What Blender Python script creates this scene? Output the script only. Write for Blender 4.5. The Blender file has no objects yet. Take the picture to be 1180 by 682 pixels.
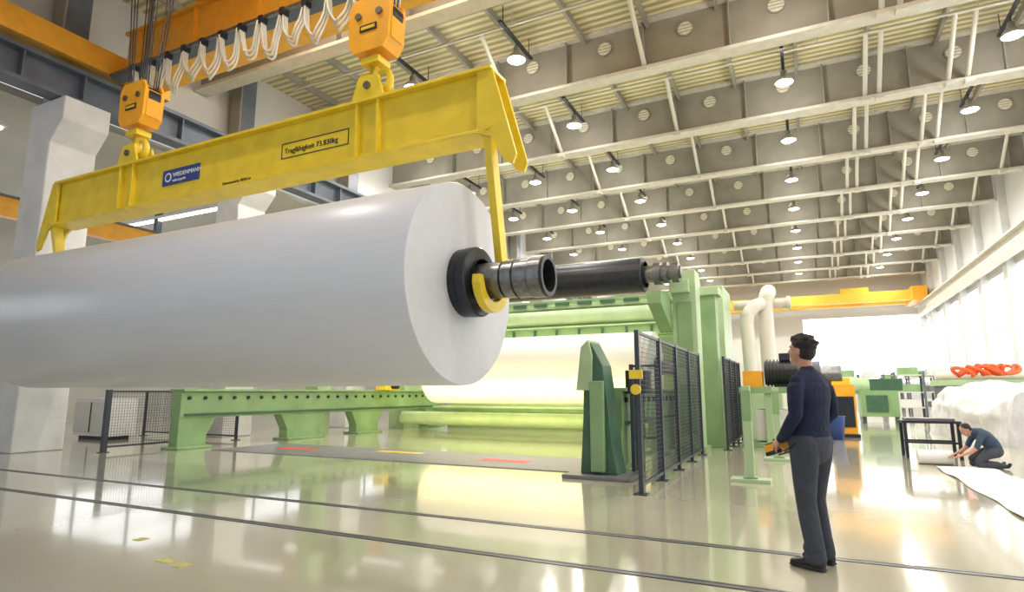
import bpy, math, random
from mathutils import Vector, Matrix
from mathutils.bvhtree import BVHTree
random.seed(7)
scene=bpy.context.scene
try:
    scene.view_settings.view_transform='Standard'
    scene.view_settings.look='None'
except Exception: pass

# ---------------------------------------------------------------- materials
def mat(name,col,rough=0.5,metal=0.0,noise=0.0,nscale=4.0,bump=0.0,bscale=30.0,emis=None,estr=0.0,spec=0.5,coat=0.0,stretch=None):
    m=bpy.data.materials.new(name); m.use_nodes=True
    nt=m.node_tree; b=nt.nodes['Principled BSDF']
    b.inputs['Base Color'].default_value=(*col,1)
    b.inputs['Roughness'].default_value=rough
    b.inputs['Metallic'].default_value=metal
    b.inputs['Specular IOR Level'].default_value=spec
    b.inputs['Coat Weight'].default_value=coat
    if emis:
        b.inputs['Emission Color'].default_value=(*emis,1); b.inputs['Emission Strength'].default_value=estr
    tc=nt.nodes.new('ShaderNodeTexCoord')
    vec=tc.outputs['Object']
    if stretch:
        mp=nt.nodes.new('ShaderNodeMapping'); mp.inputs['Scale'].default_value=stretch
        nt.links.new(vec,mp.inputs['Vector']); vec=mp.outputs['Vector']
    if noise>0:
        n=nt.nodes.new('ShaderNodeTexNoise'); n.inputs['Scale'].default_value=nscale; n.inputs['Detail'].default_value=5
        nt.links.new(vec,n.inputs['Vector'])
        r=nt.nodes.new('ShaderNodeValToRGB')
        r.color_ramp.elements[0].position=0.3; r.color_ramp.elements[1].position=0.7
        r.color_ramp.elements[0].color=(*[c*(1-noise) for c in col],1)
        r.color_ramp.elements[1].color=(*[min(1,c*(1+noise*0.6)) for c in col],1)
        nt.links.new(n.outputs['Fac'],r.inputs['Fac']); nt.links.new(r.outputs['Color'],b.inputs['Base Color'])
    if bump>0:
        n2=nt.nodes.new('ShaderNodeTexNoise'); n2.inputs['Scale'].default_value=bscale; n2.inputs['Detail'].default_value=4
        nt.links.new(vec,n2.inputs['Vector'])
        bp=nt.nodes.new('ShaderNodeBump'); bp.inputs['Strength'].default_value=bump; bp.inputs['Distance'].default_value=0.02
        nt.links.new(n2.outputs['Fac'],bp.inputs['Height']); nt.links.new(bp.outputs['Normal'],b.inputs['Normal'])
    return m

M={}
M['yellow']=mat('yellow_paint',(0.82,0.60,0.03),0.35,noise=0.12,nscale=3)
M['orange']=mat('orange_paint',(0.88,0.40,0.02),0.4,noise=0.1)
M['craney']=mat('crane_orange_yellow',(0.84,0.42,0.04),0.45,noise=0.1)
M['paper']=mat('paper_white',(0.66,0.68,0.735),0.34,noise=0.03,nscale=3,stretch=(0.4,6,6))
M['reelpaper']=mat('reel_paper_white',(0.78,0.77,0.72),0.4,noise=0.02)
M['sheet']=mat('sheet_paper_white',(0.82,0.82,0.82),0.5,noise=0.02)
M['paperend']=mat('paper_roll_end',(0.56,0.575,0.62),0.7,noise=0.03,nscale=8)
M['steel']=mat('machined_steel',(0.22,0.225,0.23),0.32,metal=0.85,noise=0.3,nscale=14)
M['dark']=mat('dark_steel',(0.022,0.026,0.035),0.35,metal=0.3,noise=0.3,nscale=8)
M['black']=mat('black_rubber',(0.015,0.015,0.018),0.45)
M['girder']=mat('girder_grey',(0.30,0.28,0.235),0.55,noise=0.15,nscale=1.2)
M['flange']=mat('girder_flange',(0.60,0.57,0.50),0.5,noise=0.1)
M['runway']=mat('runway_blue_grey',(0.11,0.13,0.165),0.5,noise=0.2,nscale=2)
M['pipe']=mat('pipe_light_grey',(0.62,0.59,0.52),0.45)
M['litfill']=mat('opening_lit_backdrop',(0.74,0.70,0.56),0.6,noise=0.2,nscale=20)  # pale colour stands in for lit background seen through web openings
M['conc']=mat('painted_concrete',(0.66,0.66,0.66),0.7,noise=0.14,nscale=1.5,bump=0.2,bscale=12)
M['green']=mat('machine_green',(0.24,0.385,0.185),0.4,noise=0.15,nscale=2)
M['ltgreen']=mat('light_green',(0.40,0.54,0.32),0.4,noise=0.12,nscale=2)
M['dkgreen']=mat('dark_green',(0.05,0.13,0.075),0.4,noise=0.2,nscale=3)
M['fence']=mat('fence_anthracite',(0.035,0.04,0.06),0.4)
M['white']=mat('white_paint',(0.8,0.8,0.8),0.5,noise=0.05)
M['bulb']=mat('lamp_diffuser',(1,1,1),0.5,emis=(1.0,0.98,0.94),estr=18)
M['tube']=mat('fluorescent_tube',(1,1,1),0.5,emis=(1.0,1.0,0.95),estr=4)
M['lamp']=mat('lamp_housing',(0.45,0.45,0.45),0.35,metal=0.5)
M['red']=mat('red_label',(0.65,0.05,0.03),0.5)
M['blue']=mat('blue_label',(0.02,0.05,0.25),0.4)
M['plate']=mat('checker_plate_grey',(0.17,0.17,0.18),0.4,noise=0.15,nscale=3)
M['rail']=mat('floor_rail_steel',(0.05,0.05,0.06),0.35,metal=0.4)
M['hose']=mat('duct_hose_white',(0.68,0.65,0.58),0.5)
M['bluebin']=mat('blue_plastic',(0.02,0.06,0.28),0.4)
M['wrap']=mat('plastic_wrap',(0.62,0.63,0.66),0.3,noise=0.25,nscale=2.5,bump=0.9,bscale=5)
M['orangeh']=mat('orange_hose',(0.95,0.12,0.03),0.5)
M['cable']=mat('festoon_cable',(0.62,0.59,0.50),0.5)
M['navy']=mat('navy_sweater',(0.008,0.015,0.05),0.85,noise=0.25,nscale=12,bump=0.5,bscale=18)
M['trouser']=mat('grey_trousers',(0.055,0.062,0.085),0.85,noise=0.2,nscale=10,bump=0.6,bscale=14)
M['skin']=mat('skin',(0.55,0.29,0.19),0.5,noise=0.06,nscale=20)
M['hair']=mat('dark_hair',(0.010,0.008,0.008),0.6,bump=0.8,bscale=60)
M['shoe']=mat('black_shoe',(0.010,0.010,0.013),0.4)
M['sole']=mat('shoe_sole',(0.03,0.03,0.03),0.7)
M['teal']=mat('blue_grey_shirt',(0.035,0.06,0.11),0.8,bump=0.4,bscale=18)
M['eye']=mat('eye_white',(0.5,0.46,0.43),0.3)
M['lip']=mat('lip',(0.42,0.18,0.13),0.5)
M['glass']=mat('window_daylight',(0.9,0.95,1.0),0.4,emis=(0.97,0.98,1.0),estr=2.0)
M['glass2']=mat('window_daylight_soft',(0.9,0.95,1.0),0.4,emis=(0.95,0.97,1.0),estr=1.3)
M['wall']=mat('wall_paint',(0.68,0.68,0.66),0.7,noise=0.05,nscale=0.5)
M['wallgrey']=mat('aisle_wall_paint',(0.58,0.57,0.54),0.7,noise=0.1,nscale=0.5)
M['fadeyellow']=mat('worn_floor_marking',(0.70,0.60,0.18),0.4,noise=0.4,nscale=12)

def floor_mat():
    m=bpy.data.materials.new('epoxy_floor'); m.use_nodes=True
    nt=m.node_tree; b=nt.nodes['Principled BSDF']
    tc=nt.nodes.new('ShaderNodeTexCoord')
    n=nt.nodes.new('ShaderNodeTexNoise'); n.inputs['Scale'].default_value=0.35; n.inputs['Detail'].default_value=6
    nt.links.new(tc.outputs['Object'],n.inputs['Vector'])
    r=nt.nodes.new('ShaderNodeValToRGB')
    r.color_ramp.elements[0].position=0.3; r.color_ramp.elements[1].position=0.7
    r.color_ramp.elements[0].color=(0.49,0.465,0.34,1); r.color_ramp.elements[1].color=(0.58,0.555,0.42,1)
    nt.links.new(n.outputs['Fac'],r.inputs['Fac']); nt.links.new(r.outputs['Color'],b.inputs['Base Color'])
    n3=nt.nodes.new('ShaderNodeTexNoise'); n3.inputs['Scale'].default_value=1.3; n3.inputs['Detail'].default_value=8
    nt.links.new(tc.outputs['Object'],n3.inputs['Vector'])
    mr=nt.nodes.new('ShaderNodeMapRange'); mr.inputs['To Min'].default_value=0.07; mr.inputs['To Max'].default_value=0.22
    nt.links.new(n3.outputs['Fac'],mr.inputs['Value']); nt.links.new(mr.outputs['Result'],b.inputs['Roughness'])
    n4=nt.nodes.new('ShaderNodeTexNoise'); n4.inputs['Scale'].default_value=2.2; n4.inputs['Detail'].default_value=2
    nt.links.new(tc.outputs['Object'],n4.inputs['Vector'])
    bp=nt.nodes.new('ShaderNodeBump'); bp.inputs['Strength'].default_value=0.13; bp.inputs['Distance'].default_value=0.02
    nt.links.new(n4.outputs['Fac'],bp.inputs['Height']); nt.links.new(bp.outputs['Normal'],b.inputs['Normal'])
    b.inputs['Specular IOR Level'].default_value=0.8
    b.inputs['Coat Weight'].default_value=0.7; b.inputs['Coat Roughness'].default_value=0.06; b.inputs['Coat IOR'].default_value=1.55
    return m
M['floor']=floor_mat()
def deck_mat():
    m=bpy.data.materials.new('corrugated_deck'); m.use_nodes=True
    nt=m.node_tree; b=nt.nodes['Principled BSDF']
    tc=nt.nodes.new('ShaderNodeTexCoord')
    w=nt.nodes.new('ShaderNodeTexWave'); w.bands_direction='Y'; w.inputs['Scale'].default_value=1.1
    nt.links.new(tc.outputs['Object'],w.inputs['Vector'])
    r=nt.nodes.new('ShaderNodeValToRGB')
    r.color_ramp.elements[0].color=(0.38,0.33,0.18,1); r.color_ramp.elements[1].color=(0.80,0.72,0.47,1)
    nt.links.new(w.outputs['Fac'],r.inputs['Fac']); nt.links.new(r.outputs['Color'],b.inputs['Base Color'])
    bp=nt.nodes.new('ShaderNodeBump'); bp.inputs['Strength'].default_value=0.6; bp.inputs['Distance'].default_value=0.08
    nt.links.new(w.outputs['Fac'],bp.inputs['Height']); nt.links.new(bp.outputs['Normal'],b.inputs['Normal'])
    b.inputs['Roughness'].default_value=0.5
    return m
M['deck']=deck_mat()

# ---------------------------------------------------------------- builder
class B:
    def __init__(s,name):
        s.name=name; s.v=[]; s.f=[]; s.m=[]; s.sm=[]; s.mats=[]
    def mi(s,k):
        if k not in s.mats: s.mats.append(k)
        return s.mats.index(k)
    def add(s,vs,fs,k,smooth=False):
        o=len(s.v); s.v+= [Vector(x) for x in vs]; i=s.mi(k)
        for f in fs:
            s.f.append([a+o for a in f]); s.m.append(i); s.sm.append(smooth)
        return s
    def box(s,x0,x1,y0,y1,z0,z1,k,rot=None,piv=None):
        vs=[Vector((x,y,z)) for x in (x0,x1) for y in (y0,y1) for z in (z0,z1)]
        if rot is not None:
            p=Vector(piv) if piv else Vector(((x0+x1)/2,(y0+y1)/2,(z0+z1)/2))
            vs=[p+rot@(v-p) for v in vs]
        return s.add(vs,[(0,1,3,2),(4,6,7,5),(0,4,5,1),(2,3,7,6),(0,2,6,4),(1,5,7,3)],k)
    def frame(s,p0,p1):
        d=(Vector(p1)-Vector(p0)).normalized()
        u=Vector((0,0,1)) if abs(d.z)<0.9 else Vector((1,0,0))
        a=d.cross(u).normalized(); b=a.cross(d).normalized()
        return d,a,b
    def cyl(s,p0,p1,r,k,n=20,r1=None,caps=True,smooth=True,hollow=None):
        p0=Vector(p0);p1=Vector(p1); r1=r if r1 is None else r1
        d,a,b=s.frame(p0,p1); vs=[];fs=[]
        for p,rr in ((p0,r),(p1,r1)):
            for i in range(n):
                t=2*math.pi*i/n; vs.append(p+(a*math.cos(t)+b*math.sin(t))*rr)
        for i in range(n):
            j=(i+1)%n; fs.append((i,i+n,j+n,j))
        s.add(vs,fs,k,smooth)
        if caps:
            s.add(vs,[tuple(range(n)),tuple(reversed(range(n,2*n)))],k)
        return s
    def rev(s,p0,axis,prof,k,n=40,smooth=False):
        p0=Vector(p0); axis=Vector(axis).normalized(); d,a,b=s.frame(p0,p0+axis)
        vs=[];fs=[]
        for (t,r) in prof:
            for i in range(n):
                g=2*math.pi*i/n; vs.append(p0+axis*t+(a*math.cos(g)+b*math.sin(g))*max(r,1e-4))
        for q in range(len(prof)-1):
            for i in range(n):
                j=(i+1)%n; fs.append((q*n+i,(q+1)*n+i,(q+1)*n+j,q*n+j))
        return s.add(vs,fs,k,smooth)
    def bar(s,p0,p1,w,h,k):
        p0=Vector(p0);p1=Vector(p1); d,a,b=s.frame(p0,p1)
        vs=[p+a*x*w/2+b*y*h/2 for p in (p0,p1) for x,y in ((-1,-1),(1,-1),(1,1),(-1,1))]
        return s.add(vs,[(0,1,2,3),(7,6,5,4),(0,4,5,1),(1,5,6,2),(2,6,7,3),(3,7,4,0)],k)
    def prism(s,pts,axis,d0,d1,k):
        def mk(p,d):
            if axis=='x': return Vector((d,p[0],p[1]))
            if axis=='y': return Vector((p[0],d,p[1]))
            return Vector((p[0],p[1],d))
        n=len(pts); vs=[mk(p,d0) for p in pts]+[mk(p,d1) for p in pts]
        fs=[tuple(range(n)),tuple(reversed(range(n,2*n)))]+[(i,i+n,(i+1)%n+n,(i+1)%n) for i in range(n)]
        return s.add(vs,fs,k)
    def tube(s,pts,r,k,n=8,smooth=True,radii=None):
        pts=[Vector(p) for p in pts]; vs=[];fs=[]; prev=None
        for i,p in enumerate(pts):
            t=(pts[min(i+1,len(pts)-1)]-pts[max(i-1,0)]).normalized()
            if prev is None:
                u=Vector((0,0,1)) if abs(t.z)<0.9 else Vector((1,0,0)); a=t.cross(u).normalized()
            else:
                a=(prev-t*prev.dot(t)).normalized()
            prev=a; b=t.cross(a); rr=radii[i] if radii else r
            for j in range(n):
                g=2*math.pi*j/n; vs.append(p+(a*math.cos(g)+b*math.sin(g))*rr)
        for i in range(len(pts)-1):
            for j in range(n):
                q=(j+1)%n; fs.append((i*n+j,(i+1)*n+j,(i+1)*n+q,i*n+q))
        s.add(vs,fs,k,smooth)
        m=len(vs)
        s.add(vs,[tuple(reversed(range(n))),tuple(range(m-n,m))],k)
        return s
    def ell(s,c,r,k,n=12):
        c=Vector(c); vs=[];fs=[]
        for i in range(n+1):
            ph=math.pi*i/n
            for j in range(2*n):
                th=math.pi*j/n
                vs.append(c+Vector((r[0]*math.sin(ph)*math.cos(th),r[1]*math.sin(ph)*math.sin(th),r[2]*math.cos(ph))))
        for i in range(n):
            for j in range(2*n):
                q=(j+1)%(2*n); fs.append((i*2*n+j,(i+1)*2*n+j,(i+1)*2*n+q,i*2*n+q))
        return s.add(vs,fs,k,True)
    def done(s,bevel=0.0,parent=None):
        me=bpy.data.meshes.new(s.name); me.from_pydata(s.v,[],s.f)
        for k in s.mats: me.materials.append(M[k])
        me.polygons.foreach_set('material_index',s.m); me.polygons.foreach_set('use_smooth',s.sm)
        me.validate(); me.update()
        import bmesh
        bm=bmesh.new(); bm.from_mesh(me); bmesh.ops.recalc_face_normals(bm,faces=bm.faces); bm.to_mesh(me); bm.free()
        ob=bpy.data.objects.new(s.name,me); scene.collection.objects.link(ob)
        if bevel>0:
            md=ob.modifiers.new('bevel','BEVEL'); md.width=bevel; md.segments=2; md.limit_method='ANGLE'
        if parent: ob.parent=parent
        return ob

# ---------------------------------------------------------------- room shell
B('floor').box(-30,9.6,-6,62,-0.2,0,'floor').done()
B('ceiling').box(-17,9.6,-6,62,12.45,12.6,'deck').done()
b=B('wall_right')
XR=9.5
b.box(XR,XR+.3,-6,62,0,1.9,'wall'); b.box(XR,XR+.3,-6,62,7.6,12.6,'wall')
for i in range(14):
    y=-3.3+5*i
    b.box(XR-.35,XR+.3,y-.35,y+.35,0,12.4,'conc')
b.done()
for i in range(13):
    y=-3.3+5*i
    w=B('window_%d'%(i+1)); w.box(XR+.1,XR+.14,y+.35,y+4.65,1.9,7.6,'glass')
    for z in (1.95,4.7,7.55): w.box(XR+.04,XR+.1,y+.35,y+4.65,z-.04,z+.04,'conc')
    for yy in (2.5,): w.box(XR+.04,XR+.1,y+yy-.03,y+yy+.03,1.9,7.6,'conc')
    w.done()
b=B('wall_back')
b.box(-30,0,61.5,61.8,0,12.6,'wall'); b.box(0,9.6,61.5,61.8,0,2.2,'wall'); b.box(0,9.6,61.5,61.8,8.0,12.6,'wall'); b.done()
w=B('window_14'); w.box(0,9.5,61.6,61.64,2.2,8.0,'glass')
for i in (2,5): w.box(i*1.35-.04,i*1.35+.04,61.5,61.6,2.2,8,'white')
w.done()
b=B('wall_left'); b.box(-30.3,-30,-6,62,0,3.2,'wallgrey'); b.box(-30.3,-30,-6,62,6.2,8.6,'wallgrey'); b.done()
w=B('window_15'); w.box(-30.2,-30.15,-6,62,3.2,6.2,'glass2')
for i in range(28): w.box(-30.15,-30.05,-6+i*2.5-.05,-6+i*2.5+.05,3.2,6.2,'runway')
for z in (4.2,5.2): w.box(-30.15,-30.05,-6,62,z-.03,z+.03,'runway')
w.done()
B('ceiling_aisle').box(-30,-17.2,-6,62,8.6,8.8,'wallgrey').done()
B('wall_clerestory').box(-17.1,-16.95,-6,62,9.6,12.45,'wallgrey').done()
for i in range(8):
    y=7+i*3.5
    b=B('fluorescent_light'); b.box(-29,-17.6,y-.12,y+.12,7.9,8.0,'white'); b.box(-28.9,-17.7,y-.06,y+.06,7.83,7.9,'tube'); 
    for x in (-28,-23,-18): b.bar((x,y,8.0),(x,y,8.59),.03,.03,'pipe')
    b.done()
# aisle overhead steelwork: orange runway + roof ribs
b=B('aisle_crane_runway'); b.box(-22.2,-21.9,-5,60,6.7,7.3,'orange'); b.box(-22.3,-21.8,-5,60,7.3,7.36,'runway')
for y in range(2,60,6): b.box(-22.15,-21.95,y-.1,y+.1,7.36,8.6,'runway')
b.done()

# roof girders
for gi,gy in enumerate([11.7+5*i for i in range(10)]):
    b=B('roof_girder')
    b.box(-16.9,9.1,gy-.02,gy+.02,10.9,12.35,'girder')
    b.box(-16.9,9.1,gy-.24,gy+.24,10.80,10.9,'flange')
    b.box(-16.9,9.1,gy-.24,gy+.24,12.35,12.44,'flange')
    x=-14.75
    while x<9:
        b.cyl((x,gy-.06,11.87),(x,gy+.06,11.87),.21,'litfill',n=20)  # solid cap instead of an open hole, toned like the lit view beyond
        b.rev((x,gy-.07,11.87),(0,1,0),[(0,.21),(0,.25),(.14,.25),(.14,.21)],'girder',n=20)
        for q in (-.1,0,.1): b.box(x-.2,x+.2,gy-.066,gy-.06,11.87+q-.01,11.87+q+.01,'girder')
        b.box(x+1.2,x+1.24,gy-.2,gy+.2,10.9,12.35,'girder')
        x+=2.45
    b.done()
b=B('roof_purlin')
for i in range(13):
    x=-15.6+i*2.0
    b.box(x-.05,x+.05,-5,61,12.2,12.44,'girder')
b.done()
for gy in [16.7+5*i for i in range(9)]:
    b=B('roof_brace')
    for x in (-8.3,-3.7,2.35,2.75,4.6,5.1,8.2):
        b.tube([(x,gy-.2,10.95),(x,gy-1.9,12.2)],.07,'pipe',n=8)
        b.box(x-.12,x+.12,gy-.4,gy-.1,10.68,10.8,'flange')
    b.done()
b=B('electrical_conduit')
for gy,z in ((19.3,11.9),(24.2,11.8),(29.3,11.9),(34.2,11.8),(39.3,11.9),(14.3,11.9)):
    b.tube([(-15.6,gy,z),(9.0,gy,z)],.045,'pipe',n=8)
    x=-15
    while x<9: b.bar((x,gy,z),(x,gy,12.42),.02,.02,'pipe'); x+=4
b.done()
# lamps
lampmesh=None
for lx in (-14.6,-11.0,-7.2,0.0,5.86):
    for k in range(0,11):
        ly=5.0+5*k
        if lx==-14.6 and k<3: continue
        if lampmesh is None:
            b=B('high_bay_lamp')
            b.rev((0,0,0),(0,0,1),[(0,.27),(.02,.28),(.12,.24),(.22,.13),(.24,.10),(.40,.10),(.41,.0)],'lamp',n=24,smooth=True)
            b.rev((0,0,0.015),(0,0,-1),[(0,.265),(.03,.22),(.06,.12),(.07,0)],'bulb',n=24,smooth=True)
            b.bar((0,0,.4),(0,0,.62),.03,.03,'dark')
            b.box(-.05,.05,-1.1,1.1,.6,.67,'dark')
            b.bar((0,-.9,.65),(0,-.9,1.23),.02,.02,'dark'); b.bar((0,.9,.65),(0,.9,1.23),.02,.02,'dark')
            ob=b.done(); lampmesh=ob.data
        else:
            ob=bpy.data.objects.new('high_bay_lamp',lampmesh); scene.collection.objects.link(ob)
        ob.location=(lx,ly,11.2)
        ld=bpy.data.lights.new('lamp_light','SPOT'); ld.energy=560; ld.spot_size=math.radians(165); ld.spot_blend=.5
        ld.shadow_soft_size=.2; ld.color=(1,.965,.90)
        lo=bpy.data.objects.new('lamp_light',ld); scene.collection.objects.link(lo); lo.parent=ob; lo.location=(0,0,-.12)
        ld=bpy.data.lights.new('lamp_glow','POINT'); ld.energy=95; ld.shadow_soft_size=.2; ld.color=(1,.965,.90)
        lo=bpy.data.objects.new('lamp_glow',ld); scene.collection.objects.link(lo); lo.parent=ob; lo.location=(0,0,-.3)

# concrete columns left row
for i,cy in enumerate([7.75+5.3*k for k in range(9)]+[2.45]):
    b=B('concrete_column')
    X=-16.25
    b.prism([(X-.5,0),(X+.55,0),(X+.50,7.2),(X+.95,7.7),(X+.95,8.28),(X-.5,8.28)],'y',cy-.55,cy+.5,'conc')
    b.box(X-.45,X-.05,cy-.3,cy+.3,8.28,12.4,'runway')
    b.box(X-.5,X+0,cy-.35,cy-.29,8.28,12.4,'girder')
    b.done(0.03)
b=B('crane_runway_girder')
X=-15.75
b.box(X-.02,X+.02,-5,60,8.4,9.1,'runway'); b.box(X-.25,X+.25,-5,60,8.3,8.4,'runway'); b.box(X-.28,X+.28,-5,60,9.05,9.15,'runway')
b.box(X-.05,X+.05,-5,60,9.15,9.25,'steel')
y=-4
while y<60: b.box(X+.02,X+.24,y-.02,y+.02,8.4,9.05,'runway'); y+=1.3
b.done()
b=B('crane_runway_girder')
X=8.8
b.box(X-.02,X+.02,-5,60,7.7,8.4,'flange'); b.box(X-.25,X+.25,-5,60,7.6,7.7,'flange'); b.box(X-.25,X+.25,-5,60,8.4,8.5,'flange'); b.done()

# ---------------------------------------------------------------- overhead crane
b=B('overhead_crane')
for gy in (4.2,8.9):
    b.box(-15.5,8.6,gy-.3,gy+.3,9.35,10.6,'craney')
    b.box(-15.5,8.6,gy-.42,gy+.42,9.27,9.35,'craney'); b.box(-15.5,8.6,gy-.42,gy+.42,10.6,10.68,'craney')
    x=-15
    while x<8: b.box(x-.02,x+.02,gy-.4,gy+.4,9.35,10.6,'craney'); x+=2.2
b.box(-16.0,-15.45,3.4,9.8,9.35,9.95,'craney'); b.box(8.4,8.9,3.4,9.8,9.0,9.6,'craney')
for tx in (-5.7,-11.6):
    b.box(tx-1.1,tx+1.1,4.0,9.2,10.7,10.95,'orange')
    b.cyl((tx-.9,6.85,11.3),(tx+.9,6.85,11.3),.35,'dark')
    b.box(tx-.9,tx-.3,5.2,6.1,10.95,11.6,'orange')
    for dx in (-.30,-.23,-.16,.16,.23,.30):
        for dy in (-.1,.1):
            b.tube([(tx+dx,6.8+dy,7.2),(tx+dx*1.9,6.8+dy*2,11.2)],.013,'dark',n=6)
b.box(-15.4,-4,8.2,8.5,9.22,9.27,'runway')
b.box(-15.2,-3.5,8.05,8.12,9.15,9.22,'steel')
b.done()
b=B('festoon_cable')
x=-14.2
i=0
while x<-6.3:
    wd=.62; dep=.62+.3*random.random()
    for c in range(3):
        pts=[]
        for q in range(13):
            t=q/12; pts.append((x+wd*t*0.9,8.08+.05*(c-1)+0.03*math.sin(i+q),9.1-(dep+c*.07)*math.sin(math.pi*t)**.6))
        b.tube(pts,.024,'cable' if c<2 else 'pipe',n=6)
    b.box(x-.06,x+.06,8.0,8.16,9.05,9.2,'dark')
    x+=wd; i+=1
b.done()

def hookblock(tx,nm='crane_hook_block'):
    b=B(nm); y=6.8
    hp=[(tx-.38,6.66),(tx+.38,6.66),(tx+.40,7.25),(tx+.30,7.40),(tx-.30,7.40),(tx-.40,7.25)]
    b.prism(hp,'y',y-.2,y-.14,'orange'); b.prism(hp,'y',y+.14,y+.2,'orange')
    b.prism([(tx-.38,6.66),(tx+.38,6.66),(tx+.28,6.50),(tx-.28,6.50)],'y',y-.2,y+.2,'orange')
    b.box(tx-.40,tx-.36,y-.14,y+.14,6.66,7.2,'orange'); b.box(tx+.36,tx+.40,y-.14,y+.14,6.66,7.2,'orange')
    for dx in (-.2,.2): b.cyl((tx+dx,y-.12,7.10),(tx+dx,y+.12,7.10),.22,'dark')
    for dx in (-.2,.2): b.cyl((tx+dx,y-.23,7.10),(tx+dx,y+.23,7.10),.06,'steel',n=12)
    b.cyl((tx,y,6.3),(tx,y,6.52),.10,'orange',n=16)
    b.box(tx-.17,tx+.17,y-.15,y+.15,6.32,6.42,'yellow')
    for sgn in (-1,1):
        pts=[];rad=[]
        for q in range(11):
            a=-math.pi/2+q/10*math.pi*1.15
            pts.append((tx+sgn*(.15+.15*math.cos(a)),y,6.08+.17*math.sin(a)-.03)); rad.append(.075-.004*q)
        b.tube([(tx,y,6.34),(tx,y,6.12),(tx+sgn*.05,y,5.95)]+pts[1:],.06,'yellow',n=10,radii=[.08,.08,.08]+rad[1:])
    b.box(tx-.16,tx+.16,y-.215,y-.2,6.82,6.93,'dark'); b.box(tx-.13,tx+.13,y-.22,y-.21,6.85,6.90,'yellow')
    return b.done()
hookblock(-5.7); hookblock(-11.6)

# ---------------------------------------------------------------- lifting beam
b=B('lifting_beam'); y=6.85
xl,xr=-14.0,-3.75; z0,z1=4.82,5.68
b.box(xl,xr,y-.13,y-.09,z0,z1,'yellow'); b.box(xl,xr,y+.09,y+.13,z0,z1,'yellow')
b.box(xl-.05,xr+.18,y-.24,y+.24,z1,z1+.05,'yellow'); b.box(xl,xr,y-.24,y+.24,z0-.05,z0,'yellow')
for x in (-5.5,-5.9,-11.4,-11.8): b.box(x-.02,x+.02,y-.22,y+.22,z0,z1,'yellow')
for x in (-5.7,-11.6):
    lg=[(x-.3,z1+.05),(x+.3,z1+.05),(x+.18,z1+.42),(x-.18,z1+.42)]
    b.prism(lg,'y',y-.22,y-.17,'yellow'); b.prism(lg,'y',y+.12,y+.17,'yellow')
    b.cyl((x,y-.26,z1+.25),(x,y+.2,z1+.25),.06,'steel',n=14)
for xe,sg in ((xr,1),(xl,-1)):
    hd=[(xe-.05*sg,z1+.03),(xe+.18*sg,z1+.03),(xe+.55*sg,z0-.42),(xe+.50*sg,z0-.55),(xe+.38*sg,z0-.50),(xe+.18*sg,z0-.12),(xe-.05*sg,z0-.02)]
    b.prism(hd,'y',y-.20,y-.15,'yellow'); b.prism(hd,'y',y+.15,y+.20,'yellow')
    b.box(min(xe,xe+.06*sg),max(xe,xe+.06*sg),y-.16,y+.16,z0,z1,'yellow')
    b.cyl((xe+.12*sg,y-.22,z0+.05),(xe+.12*sg,y+.22,z0+.05),.06,'yellow',n=14)
    xh=xe+.09*sg
    zc=2.78; ri=.29; ro=.43
    path=[]; N=14
    for q in range(N+1):
        t=q/N; zz=z0+.12+(zc-(z0+.12))*t
        path.append((y-.10+.46*t**1.3+.03*math.sin(math.pi*t), zz))
    outer=[(p[0]+.10,p[1]) for p in path[:-1]]; inner=[(p[0]-.09,p[1]) for p in path[:-1]]
    arc_o=[(y+ro*math.cos(a),zc+ro*math.sin(a)) for a in [ -math.radians(v) for v in range(0,176,12)]]
    arc_i=[(y+ri*math.cos(a),zc+ri*math.sin(a)) for a in [ -math.radians(v) for v in range(168,-1,-12)]]
    poly=outer+arc_o+[(y-.41,zc+.02),(y-.32,zc+.02)]+arc_i+list(reversed(inner))
    b.prism(poly,'x',xh-.055,xh+.055,'yellow')
b.box(-10.55,-9.53,y-.15,y-.13,z0+.28,z0+.58,'blue')
b.cyl((-10.38,y-.156,z0+.43),(-10.38,y-.15,z0+.43),.09,'white',n=20); b.cyl((-10.38,y-.158,z0+.43),(-10.38,y-.155,z0+.43),.06,'blue',n=20)
lb=b.done(0.006)
def text(s,size,loc,k,name):
    cu=bpy.data.curves.new(name,'FONT'); cu.body=s; cu.size=size; cu.extrude=.003
    ob=bpy.data.objects.new(name,cu); scene.collection.objects.link(ob)
    ob.location=loc; ob.rotation_euler=(math.pi/2,0,0); cu.materials.append(M[k]); ob.parent=lb
    return ob
text('WIEDENMANN',.115,(-10.25,y-.156,z0+.42),'white','label_text')
text('seilerei gmbh',.07,(-10.25,y-.156,z0+.33),'white','label_subtext')
text('Tragfähigkeit 73.830kg',.125,(-7.45,y-.136,z0+.36),'dark','capacity_text')
text('Eigengewicht 4830 kg',.08,(-8.9,y-.136,z0+.05),'dark','weight_text')
fr=B('capacity_frame'); 
for (xa,xb,za,zb) in ((-7.52,-6.1,z0+.53,z0+.545),(-7.52,-6.1,z0+.28,z0+.295),(-7.52,-7.505,z0+.28,z0+.545),(-6.115,-6.1,z0+.28,z0+.545)):
    fr.box(xa,xb,y-.136,y-.13,za,zb,'dark')
fr.done(parent=lb)

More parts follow.
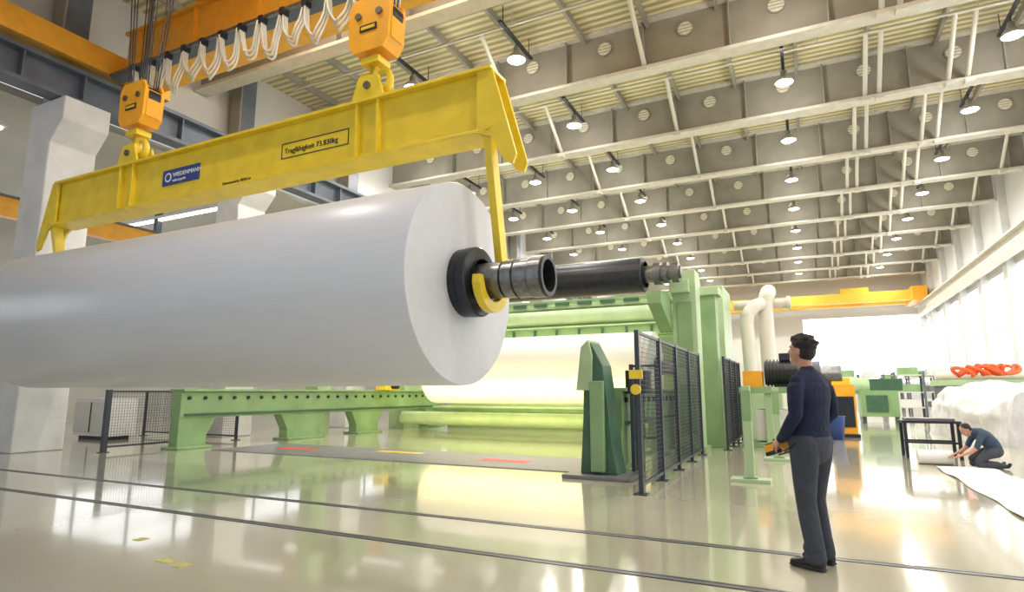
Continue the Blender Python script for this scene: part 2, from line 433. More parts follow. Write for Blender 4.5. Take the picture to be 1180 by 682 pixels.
# ---------------------------------------------------------------- paper roll
RC=(6.87,2.78); RR=1.37
b=B('paper_roll')
x0,x1=-14.3,-4.08
b.rev((x0,RC[0],RC[1]),(1,0,0),[(0,RR-.01),(.01,RR),(x1-x0-.01,RR),(x1-x0,RR-.01)],'paper',n=128,smooth=True)
b.rev((x1,RC[0],RC[1]),(1,0,0),[(0,RR-.01),(0.0,.45)],'paperend',n=128)
b.rev((x0,RC[0],RC[1]),(1,0,0),[(0,RR-.01),(0.0,.45)],'paperend',n=128)
for xe,sg in ((x1,1),(x0,-1)):
    P=(xe,RC[0],RC[1]); A=(sg,0,0)
    b.rev(P,A,[(-.05,.46),(.10,.46),(.12,.44),(.12,.47),(.24,.47),(.26,.45),(.26,.30),(.30,.30)],'dark',n=64)
    b.rev(P,A,[(.26,.24),(.62,.24),(.62,.20),(.66,.20),(.66,.25),(.80,.25),(.80,.22),(.84,.22),(.84,.26),(1.02,.26),(1.02,.255),(1.04,.255),(1.04,.27),(1.2,.27)],'steel',n=48)
    b.rev(P,A,[(1.2,.27),(1.24,.265),(1.24,.21),(1.0,.21)],'black',n=48)
    b.rev(P,A,[(1.0,.215),(1.0,0)],'dark',n=48)
b.done()

b=B('empty_reel_spool')
P=(-12.3,13.4,3.98); A=(1,0,0)
b.rev(P,A,[(0,.2),(.2,.2),(.2,.41),(9.1,.41),(9.12,.39)],'dark',n=48)
b.rev(P,A,[(9.12,.39),(9.12,.30),(9.16,.30)],'black',n=48)
b.rev(P,A,[(9.12,.2),(9.35,.2),(9.35,.26),(9.5,.26),(9.5,.19),(9.56,.19),(9.56,.25),(9.66,.25),(9.66,.17),(9.75,.17),(9.75,.23),(9.9,.23),(9.9,.14),(9.95,.14),(9.95,0)],'steel',n=40)
b.done()

# ---------------------------------------------------------------- winder machine
b=B('paper_winder_machine')
def railframe(X,ya,yb,z0,z1,th,k):
    b.box(X-th,X+th,ya,yb,z0,z1,k)
    b.box(X-th-.08,X+th+.08,ya,yb,z1,z1+.06,k)
    ls=[(ya,.75),(ya+3.3,1.3),(ya+6.2,1.1),(yb-.9,.9)]
    for (yy,w) in ls:
        b.prism([(yy,0.0),(yy+w,0.0),(yy+w,.3),(yy+w+.25,z0+.01),(yy-.25 if yy>ya else yy,z0+.01),(yy,.3)],'x',X-th+.02,X+th-.02,k)
        b.box(X-th-.12,X+th+.12,yy-.08,yy+w+.08,0.0,.06,k)
    yy=ya+.2
    while yy<yb:
        b.cyl((X+th,yy,z1-.15),(X+th+.04,yy,z1-.15),.045,'black',n=10); yy+=.42
    b.box(X+th,X+th+.05,ya+.1,yb-.1,z0+.05,z0+.11,'dkgreen')
railframe(-13.4,9.35,20.6,.72,1.34,.18,'green')
railframe(-3.05,10.2,19.6,.72,1.34,.16,'green')
b.prism([(-3.32,0.06),(-2.72,0.06),(-2.80,.5),(-2.86,1.2),(-2.93,1.75),(-3.12,2.13),(-3.24,2.0),(-3.26,1.0)],'y',9.25,9.75,'dkgreen')
b.prism([(-3.36,1.35),(-3.1,1.35),(-3.08,1.9),(-3.14,2.17),(-3.27,2.05)],'y',9.2,9.8,'ltgreen')
b.box(-3.12,-2.9,9.15,9.25,.1,1.5,'green')
b.box(-3.55,-2.45,9.0,9.95,0,.06,'plate')
b.box(-2.8,-2.62,10.4,10.6,0,1.5,'dkgreen'); b.box(-2.85,-2.5,10.3,10.7,1.3,1.7,'dark')
b.box(-2.72,-2.18,14.1,14.7,0,4.15,'ltgreen'); b.box(-2.8,-2.1,14.0,14.8,0,.12,'green')
b.box(-2.62,-2.28,14.07,14.1,.4,1.5,'green'); b.box(-2.62,-2.28,14.07,14.1,1.9,3.4,'green')
b.box(-2.35,-1.95,15.6,16.1,0,3.9,'green'); b.box(-2.45,-1.85,15.5,16.2,3.75,3.95,'ltgreen')
b.prism([(13.0,3.25),(14.2,2.7),(14.2,3.5),(13.7,3.56),(13.0,3.54)],'x',-3.05,-2.75,'green')
b.box(-2.75,-2.3,13.9,14.4,3.6,3.9,'ltgreen') 
b.box(-3.5,-2.1,18.6,20.6,0,4.5,'ltgreen'); b.box(-3.6,-3.5,18.8,20.4,.5,4.2,'green')
b.box(-2.8,-2.4,16.5,18.5,3.0,3.3,'green')
b.box(-14.1,-13.6,14.1,14.7,0,4.15,'ltgreen'); b.box(-14.3,-13.6,18.6,20.6,0,4.5,'ltgreen')
b.prism([(13.0,3.25),(14.2,2.7),(14.2,3.5),(13.7,3.56),(13.0,3.54)],'x',-12.1,-11.8,'green')
b.box(-13.6,-11.8,14.15,14.5,2.9,3.4,'green')
b.box(-13.6,-3.4,18.7,19.3,3.12,3.45,'green'); b.box(-13.6,-3.4,18.6,19.4,3.45,3.5,'ltgreen')
b.cyl((-13.5,18.9,3.82),(-3.4,18.9,3.82),.27,'ltgreen',n=28)
b.box(-13.6,-3.4,19.0,19.6,4.15,4.45,'green'); b.box(-13.6,-3.4,18.95,19.0,4.15,4.3,'ltgreen')
x=-13.2
while x<-3.6:
    b.box(x,x+.5,18.86,18.95,4.25,4.36,'dkgreen'); b.box(x+.1,x+.16,18.6,18.7,3.15,3.4,'dkgreen'); x+=.8
b.box(-12.8,-3.5,19.4,19.7,.25,.75,'green'); b.box(-12.8,-3.5,19.3,19.8,.75,.82,'ltgreen')
x=-12.6
while x<-3.8:
    b.box(x,x+.5,19.36,19.4,.4,.62,'dkgreen'); x+=.75
b.cyl((-12.9,17.6,.45),(-3.5,17.6,.45),.22,'ltgreen',n=28)
b.box(-12.9,-3.5,20.5,20.7,0,4.2,'ltgreen')
b.box(-13.1,-12.7,16.3,17.1,1.4,1.7,'yellow'); b.cyl((-12.7,16.7,1.55),(-12.5,16.7,1.55),.12,'dark')
b.done(0.012)
b=B('paper_reel_in_winder')
b.rev((-11.1,17.0,2.0),(1,0,0),[(0,.3),(0,1.03),(7.3,1.03),(7.3,.3)],'reelpaper',n=96)
b.rev((-13.0,17.0,2.0),(1,0,0),[(0,0),(0,.2),(9.9,.2),(9.9,0)],'steel',n=32)
b.done()
ld=bpy.data.lights.new('machine_work_light','AREA'); ld.energy=200; ld.shape='RECTANGLE'; ld.size=8; ld.size_y=.15; ld.color=(1,.86,.45)
lo=bpy.data.objects.new('machine_work_light',ld); scene.collection.objects.link(lo); lo.location=(-8,18.6,3.05); lo.rotation_euler=(math.radians(-20),0,0)
ld=bpy.data.lights.new('machine_pit_light','AREA'); ld.energy=170; ld.shape='RECTANGLE'; ld.size=8; ld.size_y=.15; ld.color=(1,.84,.38)
lo=bpy.data.objects.new('machine_pit_light',ld); scene.collection.objects.link(lo); lo.location=(-8,15.2,.75); lo.rotation_euler=(math.radians(105),0,0)

b=B('steel_floor_plate'); b.box(-12.5,-3.6,9.7,11.7,0,.012,'plate')
b.box(-11.4,-10.3,10.6,10.9,.012,.016,'red'); b.box(-5.9,-4.9,10.5,10.85,.012,.016,'red'); b.box(-8.8,-7.6,11.0,11.25,.012,.016,'yellow')
b.done()
b=B('floor_rail')
for yy in (5.70,4.6):
    b.box(-29,9.4,yy-.05,yy-.02,0,.004,'rail'); b.box(-29,9.4,yy+.02,yy+.05,0,.004,'rail'); b.box(-29,9.4,yy-.02,yy+.02,0,.002,'plate')
b.done()
b=B('floor_marking')
b.box(-4.75,-4.6,3.25,3.36,0,.003,'fadeyellow'); b.box(-4.5,-4.4,3.22,3.32,0,.003,'fadeyellow'); b.box(-5.6,-5.5,3.6,3.7,0,.003,'fadeyellow')
b.done()

# ---------------------------------------------------------------- fences
def fence(name,p0,p1,h,posts,zb=.12,gap=.065,w=.006):
    b=B(name); p0=Vector(p0);p1=Vector(p1); L=(p1-p0).length; d=(p1-p0)/L
    n=int(L/gap)
    for i in range(n+1):
        p=p0+d*(i*gap); b.bar((p.x,p.y,zb),(p.x,p.y,h),w,w,'fence')
    nz=int((h-zb)/gap)
    for i in range(nz+1):
        z=zb+i*gap; b.bar((p0.x,p0.y,z),(p1.x,p1.y,z),w,w,'fence')
    for i in range(posts+1):
        p=p0+d*(L*i/posts); b.bar((p.x,p.y,0),(p.x,p.y,h+.03),.06,.06,'fence')
        b.box(p.x-.09,p.x+.09,p.y-.09,p.y+.09,0,.015,'fence')
    for z in (zb,h): b.bar((p0.x,p0.y,z),(p1.x,p1.y,z),.04,.04,'fence')
    return b
b=fence('safety_fence',(-2.05,8.05,0),(-2.12,13.6,0),2.13,4)
b.box(-2.16,-1.98,8.0,8.03,1.50,1.62,'yellow'); b.cyl((-2.07,8.0,1.36),(-2.07,7.97,1.36),.07,'yellow',n=16)
b.done()
fence('safety_fence',(-1.75,14.9,0),(-1.75,18.4,0),2.13,3).done()
fence('safety_fence',(-2.62,9.85,0),(-2.2,9.85,0),1.75,1,zb=.6).done()
b=fence('safety_fence',(-14.15,8.25,0),(-14.2,10.3,0),1.34,1,w=.005); b.bar((-14.15,8.25,0),(-14.15,8.25,1.38),.10,.10,'fence'); b.done()
fence('safety_fence',(-18.6,12.0,0),(-14.5,12.0,0),1.34,2,w=.005).done()
b=B('grey_control_cabinet'); b.box(-19.2,-17.6,10.3,11.1,.1,1.15,'conc'); b.box(-19.2,-17.6,10.28,10.3,.2,1.05,'wallgrey'); b.box(-19.1,-17.7,10.4,11,0,.1,'dark'); b.box(-18.42,-18.38,10.26,10.28,.2,1.05,'dark'); b.done(.01)

for (x,yy) in ((-.86,9.9),(-.60,13.2)):
    b=B('light_barrier_post')
    b.box(x-.06,x+.06,yy-.06,yy+.06,0.05,1.42,'ltgreen'); b.box(x-.28,x+.28,yy-.16,yy+.16,0,.05,'ltgreen')
    b.box(x-.065,x+.065,yy-.075,yy-.06,.9,1.35,'green'); b.box(x-.1,x+.1,yy-.1,yy+.1,.05,.08,'green')
    b.done(0.006)

b=B('extraction_duct')
def corr(pts,r):
    P=[Vector(p) for p in pts]; out=[];rad=[]
    n=0
    for i in range(len(P)-1):
        m=max(2,int((P[i+1]-P[i]).length/.05))
        for q in range(m):
            out.append(P[i].lerp(P[i+1],q/m)); rad.append(r*(1+.09*(n%2))); n+=1
    out.append(P[-1]); rad.append(r)
    b.tube(out,r,'hose',n=16,radii=rad)
corr([(-1.02,20,1.3),(-1.02,20,3.9)]+[(-1.0,20,4.1),(-.95,20,4.3),(-.9,20.3,4.5)],.21)
corr([(-1.5,19.6,1.5),(-1.55,19.6,3.4)]+[(-1.5,19.6,3.7),(-1.3,19.7,3.95),(-1.1,19.9,4.05)],.19)
b.cyl((-1.95,20.2,4.05),(-.4,20.2,4.05),.16,'pipe',n=20)
b.cyl((-.4,20.2,4.05),(-.3,20.2,4.05),.22,'pipe',n=20)
b.box(-1.8,-.7,19.3,20.4,0,1.5,'ltgreen')
b.done()
b=B('winder_drive_unit')
b.box(-1.55,-.1,16.0,17.4,0,.12,'green')
for x in (-1.45,-.9,-.2): b.box(x-.08,x+.08,16.1,16.3,.1,1.3,'ltgreen'); b.box(x-.08,x+.08,17.1,17.3,.1,1.3,'ltgreen')
b.box(-1.55,-.1,16.0,17.4,1.3,1.45,'green')
b.box(-1.45,-1.0,16.1,16.8,1.45,1.85,'orange')
b.cyl((-.95,16.5,1.8),(-.1,16.5,1.8),.30,'dark',n=24)
for i in range(9): b.cyl((-.9+.08*i,16.5,1.8),(-.87+.08*i,16.5,1.8),.34,'black',n=24)
b.box(-.6,-.35,16.3,16.7,2.1,2.28,'dark'); b.box(-1.2,-.4,16.2,17.0,.15,.9,'wall')
b.cyl((-.1,16.5,1.8),(.3,16.5,1.8),.28,'runway',n=24)
b.box(-.75,-.3,16.35,16.65,1.45,1.55,'dark')
b.done(0.01)
b=B('yellow_hydraulic_unit')
b.box(.55,1.25,20.7,21.7,.1,1.55,'orange'); b.box(.6,1.2,20.65,20.7,.3,1.2,'dark'); b.box(.5,1.3,20.6,21.8,0,.1,'dark')
b.cyl((.1,21,1.85),(.95,21,1.85),.28,'steel',n=24); b.box(.65,1.15,20.8,21.4,1.55,1.75,'yellow')
b.tube([(.55,20.6,1.2),(.35,20.5,1.0),(.3,20.5,.5),(.5,20.5,.25),(.7,20.5,.6)],.03,'black')
b.done(0.01)
b=B('blue_waste_bin'); b.rev((.62,19.6,0),(0,0,1),[(0,0),(0,.2),(.62,.26),(.64,.28),(.66,.28),(.66,.25),(.1,.19),(.1,0)],'bluebin',n=24,smooth=True); b.done()
b=B('green_machine_cabinet'); b.box(2.0,3.4,30,31.5,0.3,1.4,'green'); b.box(2.2,3.0,29.95,30,.5,1.2,'dkgreen'); b.box(2.4,3.6,30.2,31.2,1.4,1.9,'dkgreen'); b.cyl((1.6,30.5,1.6),(2.4,30.5,1.6),.35,'ltgreen')
for x in (2.1,3.3): b.box(x-.08,x+.08,30.1,30.3,0,.3,'dkgreen')
b.done(.01)
for (rx,ry) in ((4.2,38),(5.6,44),(1.5,42),(-2,50),(5,53)):
    b=B('storage_rack')
    for x in (0,1.3,2.6):
        for yy in (0,1): b.box(rx+x-.05,rx+x+.05,ry+yy-.05,ry+yy+.05,0,2.4,'runway')
    for z in (.5,1.3,2.2): b.box(rx,rx+2.6,ry,ry+1,z,z+.06,'pipe'); b.box(rx+.2,rx+1.1,ry+.1,ry+.9,z+.06,z+.45,'green' if z>1 else 'wall'); b.box(rx+1.5,rx+2.3,ry+.1,ry+.9,z+.06,z+.35,'conc' if z>2 else 'plate')
    b.done()
b=B('electrical_cabinet_row')
for i in range(5): b.box(-1.2,-.2,24+i*1.3,25.2+i*1.3,0,2.2,'wall'); b.box(-.2,-.18,24.1+i*1.3,25.1+i*1.3,.2,2.1,'pipe')
b.done()

b=B('workshop_table')
b.box(1.68,2.68,14.75,15.45,.70,.75,'dark'); b.box(1.76,2.6,14.85,15.35,.75,.80,'plate')
for x in (1.73,2.63):
    for yy in (14.8,15.4): b.box(x-.03,x+.03,yy-.03,yy+.03,0,.7,'dark')
b.box(1.7,2.66,14.78,14.82,.30,.34,'dark'); b.box(1.7,2.66,15.38,15.42,.30,.34,'dark')
b.done(0.004)

import mathutils.noise as mn
b=B('plastic_wrapped_rolls')
vs=[];fs=[];NU=60;NV=50
for j in range(NV+1):
    t=j/NV
    yy=18.6+5.2*t
    xc=6.35-.95*t
    for i in range(NU+1):
        a=math.pi*i/NU
        hw=2.0-.15*math.sin(t*9)
        ca,sa=math.cos(a),math.sin(a)
        px=xc-hw*math.copysign(abs(ca)**.55,ca); pz=1.55*abs(sa)**.5
        nn=mn.noise(Vector((px*1.5,yy*1.2,pz*2)))*.16+mn.noise(Vector((px*5,yy*4,pz*5)))*.06
        vs.append((px-ca*nn,yy,max(0,pz+sa*nn)))
for j in range(NV):
    for i in range(NU):
        o=j*(NU+1)+i; fs.append((o,o+1,o+NU+2,o+NU+1))
b.add(vs,fs,'wrap',True)
b.add(vs[:NU+1],[tuple(range(NU+1))],'wrap'); b.add(vs[-NU-1:],[tuple(range(NU+1))],'wrap')
b.done()
b=B('green_roller_bench'); b.box(4.2,8.3,25.2,27,.3,1.55,'runway'); b.box(4.1,8.4,25.1,27.1,1.55,1.75,'ltgreen'); b.cyl((4.2,26.6,1.9),(8.3,26.6,1.9),.15,'pipe')
for x in (4.4,8.1): b.box(x-.1,x+.1,25.3,25.5,0,.3,'dkgreen')
b.done()
b=B('orange_hose_coil')
for k in range(6):
    pts=[]; cx=4.95+.24*k
    for q in range(40):
        t=q/39*2*math.pi*1.6
        pts.append((cx+.32*math.cos(t+k)+.1*math.sin(3*t),25.7+.25*math.sin(t),2.02+.14*math.sin(2*t+k)+.05*k*(1 if k<3 else .3)))
    b.tube(pts,.065,'orangeh',n=8)
b.done()
b=B('paper_sheet_on_floor')
vs=[];fs=[];n=40
for j in range(n+1):
    for i in range(9):
        yy=7.0+6.3*j/n; xx=1.95+.85*i/8
        vs.append((xx+.02*math.sin(j*.5),yy,.012+.01*(1+math.sin(j*.9+i*.7))*(.5+.5*math.sin(j*.23))))
for j in range(n):
    for i in range(8):
        o=j*9+i; fs.append((o,o+1,o+10,o+9))
b.add(vs,fs,'sheet',True); b.done()
b=B('small_paper_roll'); b.rev((1.76,13.75,.13),(1,0.0,0),[(0,.05),(0,.13),(.55,.13),(.55,.05),(0,.05)],'sheet',n=32,smooth=False); b.done()

b=B('overhead_crane')
b.box(-15.5,8.7,56.0,56.5,8.6,9.4,'craney'); b.box(-15.5,8.7,58.5,59,8.6,9.4,'craney'); b.box(7.9,8.9,55.5,59.5,8.5,9.6,'orange'); b.box(3,5,56,59,9.4,9.8,'orange'); b.done()

# ---------------------------------------------------------------- people
def loft(rings,n=20,side=Vector((1,0,0))):
    R=[(Vector(c),ra,rb) for c,ra,rb in rings]
    vs=[];fs=[]
    def ring(c,T,ra,rb):
        a=(side-T*side.dot(T))
        a=a.normalized() if a.length>1e-3 else T.orthogonal().normalized()
        b_=T.cross(a)
        for j in range(n):
            g=2*math.pi*j/n; vs.append(c+a*math.cos(g)*ra+b_*math.sin(g)*rb)
    k=len(R); cnt=0
    T0=(R[1][0]-R[0][0]).normalized(); T1=(R[-1][0]-R[-2][0]).normalized()
    r0=min(R[0][1],R[0][2]); r1=min(R[-1][1],R[-1][2])
    for a in (80,55,28):
        s=math.sin(math.radians(a)); c=math.cos(math.radians(a)); ring(R[0][0]-T0*r0*s*.9,T0,R[0][1]*c,R[0][2]*c); cnt+=1
    for i in range(k):
        T=(R[min(i+1,k-1)][0]-R[max(i-1,0)][0]).normalized(); ring(R[i][0],T,R[i][1],R[i][2]); cnt+=1
    for a in (28,55,80):
        s=math.sin(math.radians(a)); c=math.cos(math.radians(a)); ring(R[-1][0]+T1*r1*s*.9,T1,R[-1][1]*c,R[-1][2]*c); cnt+=1
    for i in range(cnt-1):
        for j in range(n):
            q=(j+1)%n; fs.append((i*n+j,i*n+q,(i+1)*n+q,(i+1)*n+j))
    fs.append(tuple(reversed(range(n)))); fs.append(tuple(range((cnt-1)*n,cnt*n)))
    return vs,fs

class Person:
    def __init__(s,name,origin,yaw,voxel=.007,scale=1.0):
        s.name=name; s.parts=[]; s.vox=voxel; s.extra=[]
        s.root=bpy.data.objects.new(name,None); scene.collection.objects.link(s.root)
        s.root.location=origin; s.root.rotation_euler=(0,0,yaw); s.root.scale=(scale,)*3
    def part(s,rings,k,n=20,side=Vector((1,0,0))):
        vs,fs=loft(rings,n,side); s.parts.append((vs,fs,k))
    def ellp(s,c,r,k,rot=None):
        b=B('t'); b.ell((0,0,0),r,k,10)
        vs=[(rot@v if rot else v)+Vector(c) for v in b.v]; s.parts.append((vs,b.f,k))
    def hand(s,w,d,nrm,k='skin',curl=.9,thumb_side=1):
        w=Vector(w); d=Vector(d).normalized(); nrm=Vector(nrm); nrm=(nrm-d*nrm.dot(d)).normalized(); sd=d.cross(nrm).normalized()*thumb_side
        s.part([(w,.029,.021),(w+d*.03,.034,.018),(w+d*.075,.042,.015),(w+d*.09,.040,.013)],k,14,side=sd)
        for i,(off,L) in enumerate(((.030,.074),(.010,.084),(-.010,.078),(-.030,.062))):
            p=w+d*.085+sd*off; dd=(d+sd*off*2.0).normalized(); pts=[p-d*.015,p]; ang=0
            for seg,fr in enumerate((.45,.30,.25)):
                ang+=curl*(.45 if seg==0 else .6)
                v=dd*math.cos(ang)+nrm*math.sin(ang)
                pts.append(pts[-1]+v*L*fr)
            rr=[.0105,.0105,.0098,.0092,.0085]
            s.part([(pts[q],rr[q],rr[q]) for q in range(5)],k,8,side=sd)
        p=w+d*.025+sd*.026
        pts=[p,p+(d*.6+sd*.8).normalized()*.035,p+(d*.6+sd*.8).normalized()*.035+(d*.9+sd*.2+nrm*.5).normalized()*.032]
        pts.append(pts[-1]+(d*.8+nrm*.7).normalized()*.024)
        s.part([(pts[0],.014,.014),(pts[1],.012,.012),(pts[2],.0108,.0108),(pts[3],.009,.009)],k,8,side=nrm)
    def head(s,c,pitch,yaw,roll=0,skin='skin',hair='hair',long=True):
        R=Matrix.Rotation(yaw,3,'Z')@Matrix.Rotation(pitch,3,'X')@Matrix.Rotation(roll,3,'Y'); c=Vector(c)
        T=lambda x,y,z: c+R@Vector((x,y,z))
        s.ellp(T(0,-.012,.03),(.074,.094,.088),skin,R)
        s.ellp(T(0,.022,-.03),(.060,.066,.085),skin,R)
        s.ellp(T(0,.052,-.088),(.030,.026,.024),skin,R)
        s.ellp(T(0,.070,.022),(.055,.018,.014),skin,R)
        s.ellp(T(.036,.050,-.035),(.024,.026,.028),skin,R); s.ellp(T(-.036,.050,-.035),(.024,.026,.028),skin,R)
        s.part([(T(0,.080,.012),.009,.009),(T(0,.096,-.012),.010,.010),(T(0,.104,-.026),.013,.011)],skin,10,side=R@Vector((1,0,0)))
        s.ellp(T(0,.080,-.058),(.022,.011,.006),'lip',R); s.ellp(T(0,.078,-.067),(.018,.010,.005),'lip',R)
        for sx in (-1,1):
            s.ellp(T(sx*.074,-.008,-.012),(.010,.020,.032),skin,R)
            s.extra.append((T(sx*.030,.072,.003),R))
            s.part([(T(sx*.014,.088,.026),.005,.004),(T(sx*.044,.078,.028),.004,.004)],hair,8)
        if long:
            s.ellp(T(0,-.022,.052),(.083,.100,.082),hair,R)
            s.ellp(T(0,-.048,.0),(.076,.066,.080),hair,R)
            s.ellp(T(0,.045,.098),(.060,.045,.026),hair,R)
            for i in range(26):
                a=random.uniform(0,2*math.pi); e=random.uniform(.1,1.3)
                v=Vector((math.cos(a)*math.cos(e)*.078,math.sin(a)*math.cos(e)*.092-.022,.055+math.sin(e)*.080))
                s.ellp(T(*v),(.020,.024,.014),hair,R)
        else:
            s.ellp(T(0,-.024,.040),(.077,.092,.083),hair,R)
            s.ellp(T(0,-.045,.0),(.070,.060,.065),hair,R)
    def finish(s):
        vs=[];fs=[]
        for v,f,k in s.parts:
            o=len(vs); vs+=v; fs+=[tuple(a+o for a in q) for q in f]
        me=bpy.data.meshes.new('tmp'); me.from_pydata(vs,[],fs)
        import bmesh
        bm=bmesh.new(); bm.from_mesh(me); bmesh.ops.recalc_face_normals(bm,faces=bm.faces); bm.to_mesh(me); bm.free()
        ob=bpy.data.objects.new('body',me); scene.collection.objects.link(ob)
        md=ob.modifiers.new('r','REMESH'); md.mode='VOXEL'; md.voxel_size=s.vox
        m2=ob.modifiers.new('s','SMOOTH'); m2.factor=.5; m2.iterations=2
        dg=bpy.context.evaluated_depsgraph_get(); dg.update()
        new=bpy.data.meshes.new_from_object(ob.evaluated_get(dg)); ob.modifiers.clear(); ob.data=new
        keys=[]; trees=[]
        for k in dict.fromkeys(p[2] for p in s.parts):
            v2=[];f2=[]
            for v,f,kk in s.parts:
                if kk==k: o=len(v2); v2+=v; f2+=[tuple(a+o for a in q) for q in f]
            trees.append(BVHTree.FromPolygons(v2,f2)); keys.append(k)
        new.materials.clear()
        for k in keys: new.materials.append(M[k])
        for p in new.polygons:
            best=9;bi=0
            for i,t in enumerate(trees):
                r=t.find_nearest(p.center,best)
                if r[0] is not None and r[3]<best: best=r[3]; bi=i
            p.material_index=bi; p.use_smooth=True
        ob.parent=s.root
        for i,(p,R) in enumerate(s.extra):
            b=B('eye_%d'%(i+1)); b.ell(p,(.011,.010,.007),'eye',8); b.ell(Vector(p)+R@Vector((0,.006,0)),(.006,.005,.006),'black',8)
            b.done(parent=s.root)
        return ob

S=Vector((1,0,0))
P=Person('standing_operator',(-.01,5.40,0),math.radians(56),.0065)
for sx,fy in ((-1,-.02),(1,.05)):
    P.part([((sx*.088,0,.94),.105,.118),((sx*.092,.005+fy*.2,.80),.094,.108),((sx*.096,.02+fy*.5,.62),.078,.090),((sx*.10,.025+fy*.8,.49),.069,.077),((sx*.104,.01+fy*.9,.36),.067,.076),((sx*.108,-.015+fy,.20),.063,.072),((sx*.11,-.02+fy,.13),.066,.078),((sx*.11,-.02+fy,.085),.070,.084)],'trouser',20,S)
    P.part([((sx*.11,-.02+fy,.155),.070,.080),((sx*.11,-.012+fy,.14),.071,.084)],'trouser',20,S)
    P.part([((sx*.115,-.07+fy,.045),.036,.040),((sx*.118,-.01+fy,.05),.041,.048),((sx*.125,.08+fy,.042),.044,.038),((sx*.13,.15+fy,.032),.042,.026)],'shoe',16,S)
    P.part([((sx*.115,-.09+fy,.012),.036,.010),((sx*.125,.05+fy,.012),.045,.010),((sx*.13,.17+fy,.012),.040,.010)],'sole',12,S)
    P.part([((sx*.11,-.02+fy,.06),.042,.045),((sx*.11,-.02+fy,.13),.042,.045)],'shoe',12,S)
P.part([((0,-.010,.86),.15,.118),((0,-.010,.95),.172,.130),((0,-.005,1.0),.165,.118)],'trouser',24,S)
P.part([((0,-.0,.955),.178,.130),((0,0,.985),.180,.132),((0,.0,1.05),.168,.126),((0,-.01,1.18),.175,.128),((0,-.018,1.29),.196,.134),((0,-.022,1.365),.200,.122),((0,-.022,1.42),.165,.095),((0,-.02,1.455),.120,.078),((0,-.015,1.48),.075,.065)],'navy',28,S)
for sx in (-1,1):   # trapezius / shoulder slope
    P.part([((sx*.03,-.025,1.470),.050,.052),((sx*.10,-.028,1.430),.050,.060),((sx*.165,-.028,1.392),.050,.062)],'navy',16,Vector((0,1,0)))
P.part([((0,-.015,1.46),.064,.064),((0,-.010,1.495),.060,.061)],'navy',20,S)
for z,w in ((1.02,.006),(1.10,.007),(1.22,.005)):
    P.part([((-.12,-.08,z),.02+w,.012),((0,-.118,z+.02),.03,.014),((.12,-.08,z-.01),.02,.012)],'navy',10,Vector((0,0,1)))
P.part([((0,-.01,1.44),.054,.056),((0,0,1.56),.052,.055)],'skin',18,S)
P.head((0,.022,1.655),math.radians(9),math.radians(6))
P.part([((-.150,-.025,1.375),.060,.066),((-.195,-.035,1.345),.058,.066),((-.228,-.05,1.25),.054,.060),((-.243,-.055,1.14),.048,.053)],'navy',16,S)
P.part([((-.243,-.055,1.15),.049,.053),((-.228,.02,1.06),.046,.048),((-.19,.10,.985),.039,.040),((-.175,.135,.955),.038,.038)],'navy',16,S)
P.part([((-.25,-.07,1.13),.040,.03),((-.235,-.0,1.10),.045,.03)],'navy',12,S)
P.hand((-.170,.145,.95),(.25,1,-.55),(.75,-.1,-.6),curl=.95,thumb_side=1)
P.part([((.150,-.025,1.375),.060,.066),((.195,-.035,1.345),.058,.066),((.228,-.045,1.25),.052,.058),((.238,-.045,1.15),.047,.051)],'navy',16,S)
P.part([((.238,-.045,1.16),.048,.051),((.19,.03,1.06),.044,.046),((.09,.12,.97),.037,.038),((.06,.15,.95),.036,.036)],'navy',16,S)
P.hand((.05,.16,.945),(-.5,1,-.3),(-.6,-.1,-1),curl=.9,thumb_side=-1)
P.finish()
b=B('remote_control')
RX=Matrix.Rotation(math.radians(-18),3,'X'); pv=(-.06,.25,.86)
b.box(-.15,.03,.19,.31,.83,.905,'orange',RX,pv); b.box(-.14,.02,.20,.30,.905,.915,'black',RX,pv)
b.box(-.155,-.115,.185,.315,.82,.85,'black',RX,pv); b.box(-.005,.035,.185,.315,.82,.85,'black',RX,pv)
for x in (-.11,-.02): b.cyl((x,.245,.90),(x,.25,.945),.012,'black',n=10)
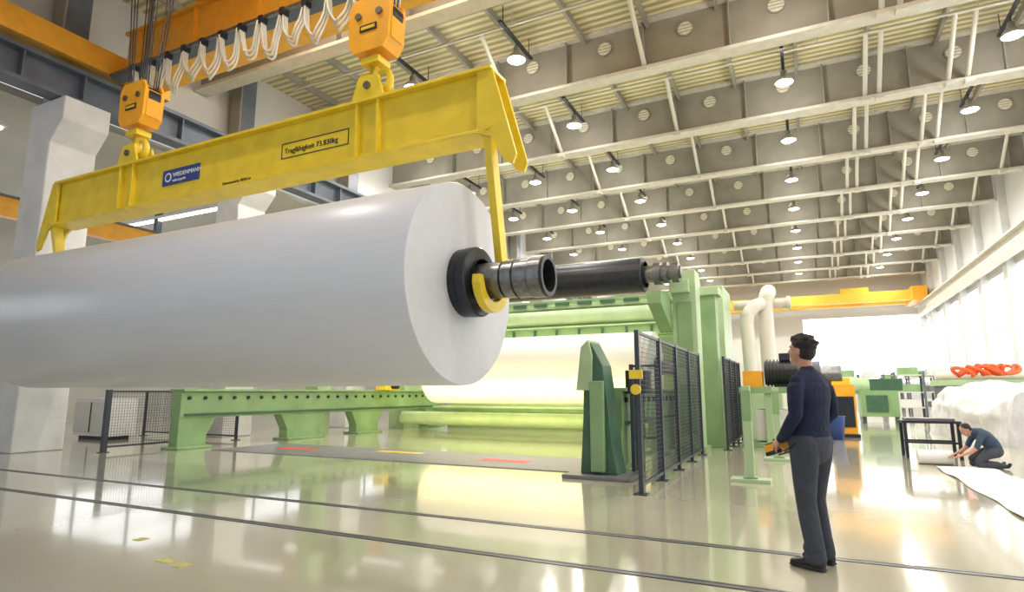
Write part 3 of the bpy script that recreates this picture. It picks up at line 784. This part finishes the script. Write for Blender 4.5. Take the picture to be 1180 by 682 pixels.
b.tube([(-.15,.21,.90),(-.19,.10,.86),(-.19,.0,.93)],.007,'black')
o=b.done(.012,parent=P.root)

Q=Person('kneeling_worker',(2.80,13.50,0),math.radians(96),.008,.95)
for sx in (-1,1):
    Q.part([((sx*.10,-.08,.30),.10,.105),((sx*.14,.08,.25),.085,.09),((sx*.17,.22,.14),.066,.07)],'trouser',16,S)
    Q.part([((sx*.17,.22,.065),.062,.06),((sx*.15,.02,.065),.058,.06),((sx*.13,-.16,.06),.045,.05)],'trouser',16,S)
    Q.part([((sx*.13,-.18,.055),.04,.045),((sx*.13,-.23,.05),.042,.035),((sx*.13,-.26,.09),.042,.03)],'shoe',12,S)
Q.part([((0,-.10,.30),.165,.13),((0,-.06,.38),.165,.125)],'trouser',20,S)
Q.part([((0,-.09,.36),.168,.125),((0,-.04,.46),.165,.13),((0,.05,.57),.180,.13),((0,.13,.63),.175,.11),((0,.19,.65),.09,.08)],'teal',24,S)
Q.part([((0,.18,.64),.055,.055),((0,.26,.67),.052,.054)],'skin',14,S)
Q.head((0,.32,.685),math.radians(-38),0,long=False)
for sx in (-1,1):
    Q.part([((sx*.16,.13,.61),.06,.06),((sx*.225,.20,.49),.052,.054),((sx*.235,.25,.38),.046,.048)],'teal',14,S)
    Q.part([((sx*.235,.25,.38),.040,.042),((sx*.21,.35,.29),.034,.036),((sx*.17,.46,.24),.026,.026)],'skin',14,S)
    Q.hand((sx*.17,.47,.235),(-sx*.2,.9,-.35),(0,-.3,-1),curl=.4,thumb_side=-sx)
Q.finish()

# ---------------------------------------------------------------- world & camera
w=bpy.data.worlds.new('world'); scene.world=w; w.use_nodes=True
bg=w.node_tree.nodes['Background']; bg.inputs[0].default_value=(0.88,0.93,1.0,1); bg.inputs[1].default_value=0.8
cam=bpy.data.cameras.new('camera'); co=bpy.data.objects.new('camera',cam); scene.collection.objects.link(co); scene.camera=co
cam.sensor_width=36; cam.lens=688/1180*36
co.location=(0,0,1.32); co.rotation_euler=(math.radians(90+9.17),0,math.radians(26.1))
